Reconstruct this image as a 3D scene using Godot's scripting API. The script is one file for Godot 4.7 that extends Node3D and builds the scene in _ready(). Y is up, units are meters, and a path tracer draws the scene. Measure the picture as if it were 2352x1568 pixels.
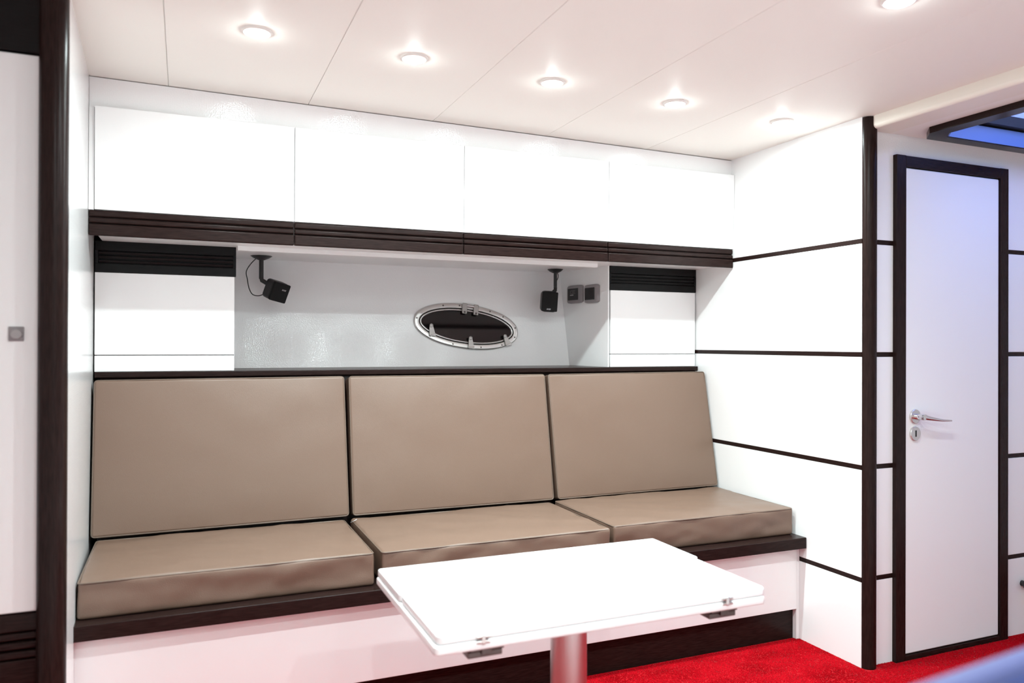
extends Node3D
# A yacht saloon: sofa alcove between two bulkheads, folding table, lockers, hull port, door and roof hatch.

const XR := 2.658          # right side of the sofa alcove
const ZB := 1.19           # front of both bulkheads
const SLOPE := -0.011      # the deckhead falls slightly to the right
var M := {}
var used := {}
var rng := RandomNumberGenerator.new()

func ceiling_y(x: float) -> float:
	return 2.1 + SLOPE * (x - 1.33)

# ---------------------------------------------------------------- names and nodes
func numbered(called: String) -> String:
	var n: int = used.get(called, 0)
	used[called] = n + 1
	return called if n == 0 else "%s_%03d" % [called, n]

func tag(o: Node, label := "", category := "", group := "", kind := "") -> Node:
	if label: o.set_meta("label", label)
	if category: o.set_meta("category", category)
	if group: o.set_meta("group", group)
	if kind: o.set_meta("kind", kind)
	return o

func thing(called: String, label: String, category: String, at := Vector3.ZERO, group := "") -> Node3D:
	var o := Node3D.new()
	o.name = numbered(called)
	add_child(o)
	o.position = at
	tag(o, label, category, group)
	return o

func structure(called: String, label := "", at := Vector3.ZERO) -> Node3D:
	var o := Node3D.new()
	o.name = called
	add_child(o)
	o.position = at
	tag(o, label, "", "", "structure")
	return o

func mesh_of(st: SurfaceTool) -> ArrayMesh:
	return st.commit()

func part(called: String, st: SurfaceTool, m: Material, parent: Node, at := Vector3.ZERO) -> MeshInstance3D:
	return part_mesh(called, st.commit(), m, parent, at)

func part_mesh(called: String, me: Mesh, m: Material, parent: Node, at := Vector3.ZERO) -> MeshInstance3D:
	var o := MeshInstance3D.new()
	o.name = called
	o.mesh = me
	o.material_override = m
	o.position = at
	parent.add_child(o, true)
	return o

# ---------------------------------------------------------------- mesh helpers (front faces clockwise)
func begin() -> SurfaceTool:
	var st := SurfaceTool.new()
	st.begin(Mesh.PRIMITIVE_TRIANGLES)
	return st

func tri(st: SurfaceTool, a: Vector3, b: Vector3, c: Vector3, na: Vector3, nb: Vector3, nc: Vector3) -> void:
	var cr := (b - a).cross(c - a)
	if cr.length_squared() < 1e-18: return
	if cr.dot(na + nb + nc) > 0.0:
		var t := b; b = c; c = t
		var tn := nb; nb = nc; nc = tn
	st.set_normal(na); st.add_vertex(a)
	st.set_normal(nb); st.add_vertex(b)
	st.set_normal(nc); st.add_vertex(c)

func quad(st: SurfaceTool, a: Vector3, b: Vector3, c: Vector3, d: Vector3, n: Vector3) -> void:
	tri(st, a, b, c, n, n, n)
	tri(st, a, c, d, n, n, n)

func quad4(st: SurfaceTool, p: Array, n: Array) -> void:
	tri(st, p[0], p[1], p[2], n[0], n[1], n[2])
	tri(st, p[0], p[2], p[3], n[0], n[2], n[3])

func steps_along(h: float, r: float, n: int, inner: int) -> PackedFloat32Array:
	var out := PackedFloat32Array()
	for k in n + 1: out.append(-h + r * k / n)
	for k in range(1, inner): out.append(lerpf(-h + r, h - r, float(k) / inner))
	for k in n + 1: out.append(h - r + r * k / n)
	return out

# a box of size s about c with edges rounded by r
func rbox(st: SurfaceTool, c: Vector3, s: Vector3, r := 0.003, n := 1, xf := Transform3D()) -> SurfaceTool:
	var h := s / 2.0
	r = minf(r, minf(h.x, minf(h.y, h.z)) * 0.98)
	var lists := [steps_along(h.x, r, n, 1), steps_along(h.y, r, n, 1), steps_along(h.z, r, n, 1)]
	var core := h - Vector3(r, r, r)
	for ax in 3:
		var u := (ax + 1) % 3
		var v := (ax + 2) % 3
		for sg in [-1.0, 1.0]:
			var lu: PackedFloat32Array = lists[u]
			var lv: PackedFloat32Array = lists[v]
			for i in lu.size() - 1:
				for j in lv.size() - 1:
					var ps := []
					var ns := []
					for q in [[0, 0], [1, 0], [1, 1], [0, 1]]:
						var p := Vector3.ZERO
						p[ax] = sg * h[ax]; p[u] = lu[i + q[0]]; p[v] = lv[j + q[1]]
						var inner := p.clamp(-core, core)
						var nn := (p - inner).normalized()
						ps.append(xf * (inner + nn * r + c))
						ns.append(xf.basis * nn)
					quad4(st, ps, ns)
	return st

# box from corner to corner
func bx(x0: float, x1: float, y0: float, y1: float, z0: float, z1: float, r := 0.003, n := 1) -> SurfaceTool:
	return rbox(begin(), Vector3((x0 + x1) / 2, (y0 + y1) / 2, (z0 + z1) / 2), Vector3(x1 - x0, y1 - y0, z1 - z0), r, n)

func add_bx(st: SurfaceTool, x0: float, x1: float, y0: float, y1: float, z0: float, z1: float, r := 0.003) -> void:
	rbox(st, Vector3((x0 + x1) / 2, (y0 + y1) / 2, (z0 + z1) / 2), Vector3(x1 - x0, y1 - y0, z1 - z0), r, 1)

# prism: polygon in a plane (any order), swept from one offset to the other
func prism(st: SurfaceTool, poly: PackedVector2Array, lo: float, hi: float, axis: int) -> SurfaceTool:
	var u := (axis + 1) % 3
	var v := (axis + 2) % 3
	var at := func(p: Vector2, w: float) -> Vector3:
		var q := Vector3.ZERO
		q[axis] = w; q[u] = p.x; q[v] = p.y
		return q
	var mid := Vector2.ZERO
	for p in poly: mid += p / poly.size()
	var area := 0.0
	for i in poly.size(): area += poly[i].cross(poly[(i + 1) % poly.size()])
	for i in poly.size():
		var a := poly[i]
		var b := poly[(i + 1) % poly.size()]
		var n2 := Vector2((b - a).y, -(b - a).x).normalized() * signf(area)
		var n3 := Vector3.ZERO
		n3[u] = n2.x; n3[v] = n2.y
		quad(st, at.call(a, lo), at.call(b, lo), at.call(b, hi), at.call(a, hi), n3)
	var idx := Geometry2D.triangulate_polygon(poly)
	var up := Vector3.ZERO
	up[axis] = 1.0
	for k in range(0, idx.size(), 3):
		for e in [[lo, -up], [hi, up]]:
			tri(st, at.call(poly[idx[k]], e[0]), at.call(poly[idx[k + 1]], e[0]), at.call(poly[idx[k + 2]], e[0]), e[1], e[1], e[1])
	return st

# surface of revolution about an axis; profile of (radius, along), outward normal to the right of its run
func lathe(st: SurfaceTool, prof: Array, xf := Transform3D(), segs := 32) -> SurfaceTool:
	for k in prof.size() - 1:
		var a: Vector2 = prof[k]
		var b: Vector2 = prof[k + 1]
		var d := b - a
		if d.length() < 1e-7: continue
		var n2 := Vector2(d.y, -d.x).normalized()
		for i in segs:
			var t0 := TAU * i / segs
			var t1 := TAU * (i + 1) / segs
			var c0 := Vector3(cos(t0), 0, sin(t0))
			var c1 := Vector3(cos(t1), 0, sin(t1))
			var up := Vector3.UP
			quad4(st, [xf * (c0 * a.x + up * a.y), xf * (c1 * a.x + up * a.y), xf * (c1 * b.x + up * b.y), xf * (c0 * b.x + up * b.y)],
				[xf.basis * (c0 * n2.x + up * n2.y), xf.basis * (c1 * n2.x + up * n2.y), xf.basis * (c1 * n2.x + up * n2.y), xf.basis * (c0 * n2.x + up * n2.y)])
	return st

# loops of points joined into a skin; normals point away from each loop's middle
func skin(st: SurfaceTool, rings: Array, path_closed := false) -> SurfaceTool:
	var nr := rings.size()
	var m: int = rings[0].size()
	var norm := []
	for i in nr:
		var mid := Vector3.ZERO
		for p in rings[i]: mid += p / float(m)
		var row := []
		for j in m:
			var a: Vector3 = rings[(i + 1) % nr][j] if path_closed or i < nr - 1 else rings[i][j]
			var b: Vector3 = rings[(i - 1 + nr) % nr][j] if path_closed or i > 0 else rings[i][j]
			var n: Vector3 = (a - b).cross(rings[i][(j + 1) % m] - rings[i][(j - 1 + m) % m]).normalized()
			if n.dot(rings[i][j] - mid) < 0.0: n = -n
			row.append(n)
		norm.append(row)
	for i in (nr if path_closed else nr - 1):
		var k := (i + 1) % nr
		for j in m:
			var l := (j + 1) % m
			quad4(st, [rings[i][j], rings[i][l], rings[k][l], rings[k][j]], [norm[i][j], norm[i][l], norm[k][l], norm[k][j]])
	if not path_closed:
		for e in [0, nr - 1]:
			var mid := Vector3.ZERO
			for p in rings[e]: mid += p / float(m)
			var other := Vector3.ZERO
			for p in rings[1 if e == 0 else nr - 2]: other += p / float(m)
			var out := (mid - other).normalized()
			for j in m: tri(st, mid, rings[e][j], rings[e][(j + 1) % m], out, out, out)
	return st

func tube(st: SurfaceTool, pts: PackedVector3Array, radius, sides := 8, closed := false) -> SurfaceTool:
	var rings := []
	var ref := Vector3(0.13, 0.31, 0.94)
	for i in pts.size():
		var a := pts[(i + 1) % pts.size()] if closed or i < pts.size() - 1 else pts[i]
		var b := pts[(i - 1 + pts.size()) % pts.size()] if closed or i > 0 else pts[i]
		var t := (a - b).normalized()
		var u := (ref - t * ref.dot(t)).normalized()
		var v := t.cross(u)
		ref = u
		var r: float = radius[i] if radius is Array else radius
		var ring := []
		for k in sides:
			var g := TAU * k / sides
			ring.append(pts[i] + (u * cos(g) + v * sin(g)) * r)
		rings.append(ring)
	return skin(st, rings, closed)

func smooth_path(ctrl: Array, each := 6) -> PackedVector3Array:
	var c := Curve3D.new()
	for i in ctrl.size():
		var a: Vector3 = ctrl[maxi(i - 1, 0)]
		var b: Vector3 = ctrl[mini(i + 1, ctrl.size() - 1)]
		c.add_point(ctrl[i], -(b - a) / 6.0, (b - a) / 6.0)
	var out := PackedVector3Array()
	for i in ctrl.size() - 1:
		for k in each: out.append(c.sample(i, float(k) / each))
	out.append(ctrl[ctrl.size() - 1])
	return out

# an upholstered block: flat sides bulge by puff, edges rounded by r, soft hollows from noise
func cushion(s: Vector3, r: float, puff: Vector3, seedn: int, wrinkle: float) -> SurfaceTool:
	var st := begin()
	var h := s / 2.0
	var noise := FastNoiseLite.new()
	noise.seed = seedn
	noise.frequency = 5.0
	noise.fractal_octaves = 2
	var lists := [steps_along(h.x, r, 3, 26), steps_along(h.y, r, 3, 14), steps_along(h.z, r, 3, 14)]
	var core := h - Vector3(r, r, r)
	var place := func(p: Vector3) -> Vector3:
		var inner := p.clamp(-core, core)
		var nn := (p - inner).normalized()
		var q := inner + nn * r
		var k := Vector3(1.0 - pow(q.x / h.x, 4), 1.0 - pow(q.y / h.y, 4), 1.0 - pow(q.z / h.z, 4))
		q += Vector3(nn.x * k.y * k.z * puff.x, maxf(nn.y, 0.0) * k.x * k.z * puff.y, maxf(nn.z, 0.0) * k.x * k.y * puff.z)
		var w := noise.get_noise_3d(q.x, q.y * 1.6, q.z * 1.6)
		return q + Vector3(nn.x * 0.5, maxf(nn.y, 0.0), maxf(nn.z, 0.0)) * w * wrinkle
	for ax in 3:
		var u := (ax + 1) % 3
		var v := (ax + 2) % 3
		for sg in [-1.0, 1.0]:
			var lu: PackedFloat32Array = lists[u]
			var lv: PackedFloat32Array = lists[v]
			var nu := lu.size()
			var nv := lv.size()
			var ps := []
			for i in nu:
				for j in nv:
					var p := Vector3.ZERO
					p[ax] = sg * h[ax]; p[u] = lu[i]; p[v] = lv[j]
					ps.append(place.call(p))
			var ns := []
			for i in nu:
				for j in nv:
					var p := Vector3.ZERO
					p[ax] = sg * h[ax]; p[u] = lu[i]; p[v] = lv[j]
					var inner := p.clamp(-core, core)
					var base := (p - inner).normalized()
					if i == 0 or j == 0 or i == nu - 1 or j == nv - 1:
						ns.append(base)
						continue
					var n: Vector3 = (ps[(i + 1) * nv + j] - ps[(i - 1) * nv + j]).cross(ps[i * nv + j + 1] - ps[i * nv + j - 1]).normalized()
					if n.dot(base) < 0.0: n = -n
					ns.append(n)
			for i in nu - 1:
				for j in nv - 1:
					var a := i * nv + j
					quad4(st, [ps[a], ps[a + nv], ps[a + nv + 1], ps[a + 1]], [ns[a], ns[a + nv], ns[a + nv + 1], ns[a + 1]])
	return st

# ---------------------------------------------------------------- textures and materials
func noise_texture(size: int, freq: float, kind: int, octaves: int, seedn: int, normal := false, bump := 4.0, ramp: Gradient = null) -> NoiseTexture2D:
	var f := FastNoiseLite.new()
	f.noise_type = kind
	f.seed = seedn
	f.frequency = freq
	f.fractal_octaves = octaves
	f.fractal_type = FastNoiseLite.FRACTAL_FBM if octaves > 1 else FastNoiseLite.FRACTAL_NONE
	if kind == FastNoiseLite.TYPE_CELLULAR:
		f.cellular_return_type = FastNoiseLite.RETURN_DISTANCE
		f.cellular_jitter = 0.6
	var t := NoiseTexture2D.new()
	t.width = size
	t.height = size
	t.seamless = true
	t.noise = f
	t.as_normal_map = normal
	t.bump_strength = bump
	if ramp: t.color_ramp = ramp
	return t

func ramp(stops: Array) -> Gradient:
	var g := Gradient.new()
	var o := PackedFloat32Array()
	var c := PackedColorArray()
	for s in stops:
		o.append(s[0]); c.append(s[1])
	g.offsets = o
	g.colors = c
	return g

func mat(called: String, color: Color, rough: float, metal := 0.0, spec := 0.5) -> StandardMaterial3D:
	var m := StandardMaterial3D.new()
	m.resource_name = called
	m.albedo_color = color
	m.roughness = rough
	m.metallic = metal
	m.metallic_specular = spec
	M[called] = m
	return m

func world_mapped(m: StandardMaterial3D, scale: Vector3) -> void:
	m.uv1_triplanar = true
	m.uv1_world_triplanar = true
	m.uv1_scale = scale

func bumpy(m: StandardMaterial3D, t: Texture2D, strength: float) -> void:
	m.normal_enabled = true
	m.normal_texture = t
	m.normal_scale = strength

func make_materials() -> void:
	var pebbles := noise_texture(512, 0.07, FastNoiseLite.TYPE_CELLULAR, 1, 11, true, 3.0)
	var fine := noise_texture(256, 0.12, FastNoiseLite.TYPE_SIMPLEX_SMOOTH, 3, 5, true, 2.0)
	var grain := noise_texture(512, 0.03, FastNoiseLite.TYPE_SIMPLEX_SMOOTH, 4, 21, false, 1.0,
		ramp([[0.0, Color(0.62, 0.60, 0.60)], [0.5, Color(0.85, 0.83, 0.83)], [1.0, Color(1, 1, 1)]]))
	mat("white gloss laminate", Color(0.95, 0.945, 0.945), 0.09, 0.0, 0.5)
	mat("white satin laminate", Color(0.95, 0.945, 0.945), 0.3, 0.0, 0.45)
	var p := mat("white pebbled vinyl", Color(0.945, 0.935, 0.935), 0.13, 0.0, 0.5)
	world_mapped(p, Vector3(4.8, 4.8, 4.8))
	bumpy(p, pebbles, 0.27)
	var c := mat("cream ceiling panel", Color(0.95, 0.935, 0.91), 0.55, 0.0, 0.35)
	world_mapped(c, Vector3(3, 3, 3))
	bumpy(c, fine, 0.05)
	var d := mat("cream beam", Color(0.93, 0.905, 0.86), 0.4, 0.0, 0.4)
	world_mapped(d, Vector3(3, 3, 3))
	for w in [["wenge along", Vector3(0.9, 14, 14)], ["wenge upright", Vector3(14, 0.9, 14)]]:
		var m := mat(w[0], Color(0.175, 0.12, 0.11), 0.27, 0.0, 0.25)
		m.albedo_texture = grain
		world_mapped(m, w[1])
	var e := mat("black stained wood", Color(0.07, 0.066, 0.07), 0.42, 0.0, 0.3)
	e.albedo_texture = grain
	world_mapped(e, Vector3(0.9, 14, 14))
	mat("dark gap", Color(0.06, 0.055, 0.055), 0.8)
	var l := mat("taupe vinyl", Color(0.44, 0.352, 0.30), 0.40, 0.0, 0.5)
	world_mapped(l, Vector3(9, 9, 9))
	bumpy(l, fine, 0.22)
	var pp := mat("taupe piping", Color(0.40, 0.335, 0.29), 0.42)
	world_mapped(pp, Vector3(9, 9, 9))
	var carpet := mat("red carpet pile", Color(1, 1, 1), 0.95, 0.0, 0.15)
	carpet.albedo_texture = noise_texture(1024, 0.009, FastNoiseLite.TYPE_SIMPLEX_SMOOTH, 3, 31, false, 1.0,
		ramp([[0.0, Color(0.50, 0.0, 0.04)], [0.4, Color(0.62, 0.01, 0.06)], [0.6, Color(0.68, 0.02, 0.075)], [1.0, Color(0.74, 0.05, 0.11)]]))
	world_mapped(carpet, Vector3(0.9, 0.9, 1.6))
	bumpy(carpet, noise_texture(512, 0.25, FastNoiseLite.TYPE_SIMPLEX_SMOOTH, 3, 33, true, 6.0), 0.6)
	carpet.rim_enabled = true
	carpet.rim = 0.12
	carpet.rim_tint = 1.0
	mat("white table lacquer", Color(0.94, 0.93, 0.93), 0.22, 0.0, 0.5)
	var al := mat("brushed aluminium", Color(0.80, 0.79, 0.79), 0.36, 1.0)
	world_mapped(al, Vector3(2, 40, 2))
	bumpy(al, fine, 0.06)
	mat("satin steel", Color(0.84, 0.83, 0.82), 0.3, 1.0)
	mat("cast steel", Color(0.70, 0.68, 0.67), 0.46, 0.85)
	mat("polished chrome", Color(0.86, 0.85, 0.85), 0.08, 1.0)
	mat("grey catch metal", Color(0.40, 0.375, 0.365), 0.38, 0.9)
	mat("grey plastic", Color(0.56, 0.535, 0.54), 0.42)
	mat("pale grey plastic", Color(0.62, 0.60, 0.60), 0.35)
	mat("black plastic", Color(0.125, 0.125, 0.125), 0.45)
	var gr := mat("black grille", Color(0.115, 0.115, 0.115), 0.75, 0.0, 0.3)
	world_mapped(gr, Vector3(60, 60, 60))
	bumpy(gr, fine, 0.4)
	mat("pale badge", Color(0.78, 0.78, 0.78), 0.35, 0.6)
	mat("pale print", Color(0.46, 0.45, 0.45), 0.6)
	mat("dark port glass", Color(0.05, 0.035, 0.04), 0.06, 0.0, 0.5)
	mat("white lamp ring", Color(0.93, 0.92, 0.90), 0.3)
	var glow := mat("lamp glow", Color(1, 1, 1), 0.5)
	glow.emission_enabled = true
	glow.emission = Color(1.0, 0.985, 0.96)
	glow.emission_energy_multiplier = 3.0
	var pane := mat("hatch glass", Color(0.75, 0.85, 1.0, 0.1), 0.04)
	pane.transparency = BaseMaterial3D.TRANSPARENCY_ALPHA
	var tf := mat("red carpet tuft", Color(0.66, 0.035, 0.09), 0.9, 0.0, 0.15)
	tf.vertex_color_use_as_albedo = false
	mat("black hatch seal", Color(0.05, 0.055, 0.065), 0.5)
	mat("white gelcoat", Color(0.86, 0.88, 0.92), 0.3)
	mat("blue tinted well", Color(0.42, 0.54, 0.78), 0.25)
	var b := mat("blue lacquer", Color(0.05, 0.12, 0.30), 0.2, 0.0, 0.4)
	b.clearcoat_enabled = true
	b.clearcoat = 0.2
	mat("pale blue edging", Color(0.24, 0.26, 0.44), 0.5)

# ---------------------------------------------------------------- main
func _ready() -> void:
	rng.seed = 7
	# camera
	var cam := Camera3D.new()
	cam.name = "camera"
	add_child(cam)
	cam.transform = Transform3D(Basis(Vector3(0.92070604, 0.00346042, 0.39024147), Vector3(-0.00442856, 0.99998894, 0.00158114), Vector3(-0.39023169, -0.00318397, 0.92071119)), Vector3(0.2968, 1.2208, 3.3687))
	cam.near = 0.05
	cam.far = 100.0
	var lens := CameraAttributesPhysical.new()
	lens.frustum_focal_length = 24.0 / (2.0 * 784.0 / 1776.5751)
	lens.frustum_focus_distance = 3.2
	lens.frustum_near = 0.05
	lens.frustum_far = 100.0
	lens.exposure_aperture = 2.4
	cam.attributes = lens
	cam.fov = rad_to_deg(2.0 * atan(784.0 / 1776.5751))
	cam.current = true
	# daylight: an open blue sky that reaches the room only through the roof hatch
	var env := Environment.new()
	env.tonemap_mode = Environment.TONE_MAPPER_LINEAR
	env.tonemap_exposure = 1.0
	env.background_mode = Environment.BG_SKY
	var sky := Sky.new()
	var sm := ProceduralSkyMaterial.new()
	sm.sky_top_color = Color(0.56, 0.66, 1.0)
	sm.sky_horizon_color = Color(0.70, 0.77, 1.0)
	sm.sky_energy_multiplier = 1.95
	sm.ground_bottom_color = Color(0.3, 0.33, 0.36)
	sm.ground_horizon_color = Color(0.45, 0.5, 0.56)
	sky.sky_material = sm
	env.sky = sky
	env.sdfgi_enabled = true
	env.ssao_enabled = true
	env.ssil_enabled = true
	var we := WorldEnvironment.new()
	we.name = "world"
	we.environment = env
	add_child(we)
	make_materials()
	build_shell()
	build_ceiling()
	build_right_wall()
	build_door_wall()
	build_hatch()
	build_left_cabinet()
	build_alcove()
	build_upper_cabinets()
	build_lockers()
	build_bench()
	build_cushions()
	build_table()
	build_port()
	build_speakers()
	build_switches()
	build_downlights()
	build_counter()

# ---------------------------------------------------------------- the shell of the room
func tuft_mesh() -> ArrayMesh:
	var st := begin()
	for k in 3:
		var a := TAU * k / 3.0
		var c := TAU * (k + 1) / 3.0
		var p := Vector3(cos(a), 0, sin(a)) * 0.003
		var q := Vector3(cos(c), 0, sin(c)) * 0.003
		var n := (p + q).normalized()
		tri(st, p, q, Vector3(0, 0.0048, 0), n, n, (n + Vector3.UP).normalized())
	return st.commit()

func build_shell() -> void:
	var f := structure("floor", "red carpeted cabin floor")
	part("carpet", bx(-1.1, 4.7, -0.05, 0.0, -0.65, 2.72, 0.001), M["red carpet pile"], f)
	part("galley_sole", bx(-1.1, 4.7, -0.05, -0.001, 2.722, 5.2, 0.001), M["white satin laminate"], f)
	var pile := MultiMesh.new()
	pile.transform_format = MultiMesh.TRANSFORM_3D
	pile.mesh = tuft_mesh()
	var lie := FastNoiseLite.new()
	lie.seed = 3
	lie.frequency = 2.6
	lie.fractal_octaves = 3
	var put := []
	for i in 210000:
		var x := rng.randf_range(1.1, 3.75)
		var z := rng.randf_range(0.86, 2.0)
		if (x > XR + 0.002 and z < ZB + 0.002) or Vector2(x - 1.243, z - 1.53).length() < 0.132: continue
		if x > 2.655 and x < 2.73 and z < 1.226: continue
		if x > 2.815 and x < 3.465 and z < 1.212: continue
		var bend := lie.get_noise_2d(x * 1.4, z * 2.4)
		var b := Basis(Vector3.UP, rng.randf() * TAU)
		b = Basis(Vector3.RIGHT, bend * 1.5 + rng.randf_range(-0.35, 0.35)) * Basis(Vector3.BACK, lie.get_noise_2d(z * 2.0 + 9.0, x * 2.0) * 0.9 + rng.randf_range(-0.35, 0.35)) * b
		put.append(Transform3D(b.scaled(Vector3.ONE * rng.randf_range(0.8, 1.25)), Vector3(x, -0.0008, z)))
	pile.instance_count = put.size()
	for i in put.size(): pile.set_instance_transform(i, put[i])
	var pm := MultiMeshInstance3D.new()
	pm.name = "carpet_pile"
	pm.multimesh = pile
	pm.material_override = M["red carpet tuft"]
	f.add_child(pm)
	tag(pm, "", "", "", "stuff")
	var w := structure("wall_rear", "white wall behind the viewer")
	part("panel", bx(-1.1, 4.7, 0.0, 2.3, 5.1, 5.18), M["white satin laminate"], w)
	w = structure("wall_side_left", "white wall left of the viewer")
	part("panel", bx(-1.1, -1.02, 0.0, 2.3, -0.65, 5.1), M["white satin laminate"], w)
	w = structure("wall_side_right", "white wall beyond the door")
	part("panel", bx(4.62, 4.7, 0.0, 2.3, -0.65, 5.1), M["white satin laminate"], w)
	w = structure("wall_hull", "outer hull skin")
	part("panel", bx(-1.1, 4.7, 0.0, 2.3, -0.65, -0.57), M["white satin laminate"], w)

func build_ceiling() -> void:
	var c := structure("ceiling", "cream panelled ceiling with thin joints")
	var turn := Basis(Vector3.BACK, atan(SLOPE))
	var joints := [-1.02, -0.72, -0.236, 0.243, 0.7175, 1.1994, 1.694, 2.19, 2.70]
	for i in joints.size() - 1:
		var x0: float = joints[i] + 0.0004
		var x1: float = joints[i + 1] - 0.0004
		var z0 := 0.40 if x0 > 0.0 or x1 > 0.05 else 1.13
		var xm := (x0 + x1) / 2.0
		var st := rbox(begin(), Vector3.ZERO, Vector3(x1 - x0, 0.012, 5.1 - z0), 0.0016, 1, Transform3D(turn, Vector3.ZERO))
		part("panel", st, M["cream ceiling panel"], c, Vector3(xm, ceiling_y(xm) + 0.006, (5.1 + z0) / 2.0))
	part("deck_board", bx(-1.1, 2.70, 2.145, 2.2, -0.65, 5.18, 0.001), M["dark gap"], c)

func stripe_heights() -> Array:
	return [0.332, 0.757, 1.185, 1.615]

# white panels parted by dark inlay strips: face plane at x = XR
func build_right_wall() -> void:
	var w := structure("wall_right", "white gloss wall with four thin dark inlay strips")
	part("backing", bx(XR + 0.012, 2.72, 0.0, 2.14, -0.57, ZB, 0.001), M["white satin laminate"], w)
	var edge := [0.0]
	for s in stripe_heights():
		edge.append(s - 0.0092)
		edge.append(s + 0.0092)
	edge.append(2.092)
	for i in range(0, edge.size(), 2):
		part("panel", bx(XR, XR + 0.014, edge[i], edge[i + 1], -0.4, ZB - 0.001, 0.0012), M["white gloss laminate"], w)
	for s in stripe_heights():
		part("inlay_strip", bx(XR + 0.0008, XR + 0.014, s - 0.0088, s + 0.0088, -0.4, ZB - 0.001, 0.0008), M["wenge along"], w)
	var t := structure("trim_1", "dark rounded post on the corner beside the door")
	part("post", lathe(begin(), [Vector2(0.0, 0.0), Vector2(0.029, 0.0), Vector2(0.030, 0.003), Vector2(0.030, 2.083), Vector2(0.0, 2.083)], Transform3D(Basis(), Vector3(2.691, 0.0, ZB)), 40), M["wenge upright"], t)

func build_door_wall() -> void:
	var w := structure("wall_bulkhead", "white bulkhead with dark strips around the door")
	# left and right of the door, and over it
	part("backing", bx(2.70, 2.84, 0.0, 2.14, 1.08, ZB - 0.012, 0.001), M["white satin laminate"], w)
	part("backing", bx(3.44, 4.62, 0.0, 2.14, 1.08, ZB - 0.012, 0.001), M["white satin laminate"], w)
	part("backing", bx(2.84, 3.44, 1.93, 2.14, 1.08, ZB - 0.012, 0.001), M["white satin laminate"], w)
	part("backing", bx(2.84, 3.44, 0.0, 1.93, 1.08, 1.12, 0.001), M["dark gap"], w)
	var edge := [0.0]
	for s in stripe_heights():
		edge.append(s - 0.0092)
		edge.append(s + 0.0092)
	edge.append(1.9)
	for span in [[2.705, 2.83], [3.45, 4.62]]:
		for i in range(0, edge.size() - 2, 2):
			part("panel", bx(span[0], span[1], edge[i], edge[i + 1], ZB - 0.014, ZB, 0.0012), M["white satin laminate"], w)
		for s in stripe_heights():
			part("inlay_strip", bx(span[0], span[1], s - 0.0088, s + 0.0088, ZB - 0.014, ZB - 0.0008, 0.0008), M["wenge along"], w)
	part("panel", prism(begin(), PackedVector2Array([Vector2(2.705, edge[8]), Vector2(2.83, edge[8]), Vector2(2.83, 1.94), Vector2(3.45, 1.94), Vector2(3.45, edge[8]), Vector2(4.62, edge[8]), Vector2(4.62, 2.05), Vector2(2.705, 2.05)]), ZB - 0.014, ZB, 2), M["white pebbled vinyl"], w)
	# the door
	var d := structure("door_1", "narrow white cabin door in a dark frame")
	var fr := Node3D.new()
	fr.name = "frame"
	d.add_child(fr)
	part("jamb", bx(2.819, 2.870, 0.0, 1.957, 1.12, ZB + 0.018, 0.002), M["wenge upright"], fr)
	part("jamb", bx(3.412, 3.461, 0.0, 1.957, 1.12, ZB + 0.018, 0.002), M["wenge upright"], fr)
	part("head", bx(2.8705, 3.4115, 1.913, 1.956, 1.12, ZB + 0.0175, 0.002), M["wenge along"], fr)
	part("sill", bx(2.8705, 3.4115, 0.0, 0.020, 1.12, ZB + 0.0175, 0.002), M["wenge along"], fr)
	part("leaf", bx(2.8735, 3.410, 0.0225, 1.911, 1.165, ZB + 0.012, 0.006, 2), M["white satin laminate"], d)
	var zf := ZB + 0.012
	var face := Transform3D(Basis(Vector3.RIGHT, PI / 2), Vector3(2.921, 0.944, zf))
	var h := part("handle", lathe(begin(), [Vector2(0, 0), Vector2(0.0275, 0.0), Vector2(0.0275, 0.0065), Vector2(0.026, 0.008), Vector2(0.0, 0.008)], face, 36), M["satin steel"], d)
	part("neck", lathe(begin(), [Vector2(0.011, 0.0), Vector2(0.011, 0.03), Vector2(0.0125, 0.042), Vector2(0.011, 0.05), Vector2(0.0, 0.052)], face, 24), M["polished chrome"], h)
	var rings := []
	for k in 13:
		var t := k / 12.0
		var x := lerpf(2.921, 3.068, t)
		var y := 0.944 - 0.012 * sin(t * PI * 0.55) - 0.006 * t
		var hh := lerpf(0.0115, 0.0035, pow(t, 0.7))
		var dd := lerpf(0.010, 0.007, t)
		var ring := []
		for q in 14:
			var g := TAU * q / 14
			ring.append(Vector3(x, y + hh * sin(g), zf + 0.043 + dd * cos(g)))
		rings.append(ring)
	part("lever", skin(begin(), rings), M["polished chrome"], h)
	face.origin = Vector3(2.921, 0.877, zf)
	var k := part("escutcheon", lathe(begin(), [Vector2(0, 0), Vector2(0.0275, 0.0), Vector2(0.0275, 0.0065), Vector2(0.026, 0.008), Vector2(0.0, 0.008)], face, 36), M["satin steel"], d)
	part("keyhole", bx(2.917, 2.925, 0.865, 0.89, zf + 0.0075, zf + 0.0086, 0.0005), M["black plastic"], k)
	# small dark stop on the wall right of the door
	var s := thing("door_stop", "small dark round knob low on the wall right of the door", "door stop", Vector3(3.572, 0.215, ZB))
	part("knob", lathe(begin(), [Vector2(0, 0), Vector2(0.012, 0), Vector2(0.012, 0.012), Vector2(0.020, 0.018), Vector2(0.022, 0.030), Vector2(0.016, 0.042), Vector2(0, 0.044)], Transform3D(Basis(Vector3.RIGHT, PI / 2), Vector3.ZERO), 24), M["black plastic"], s)

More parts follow.
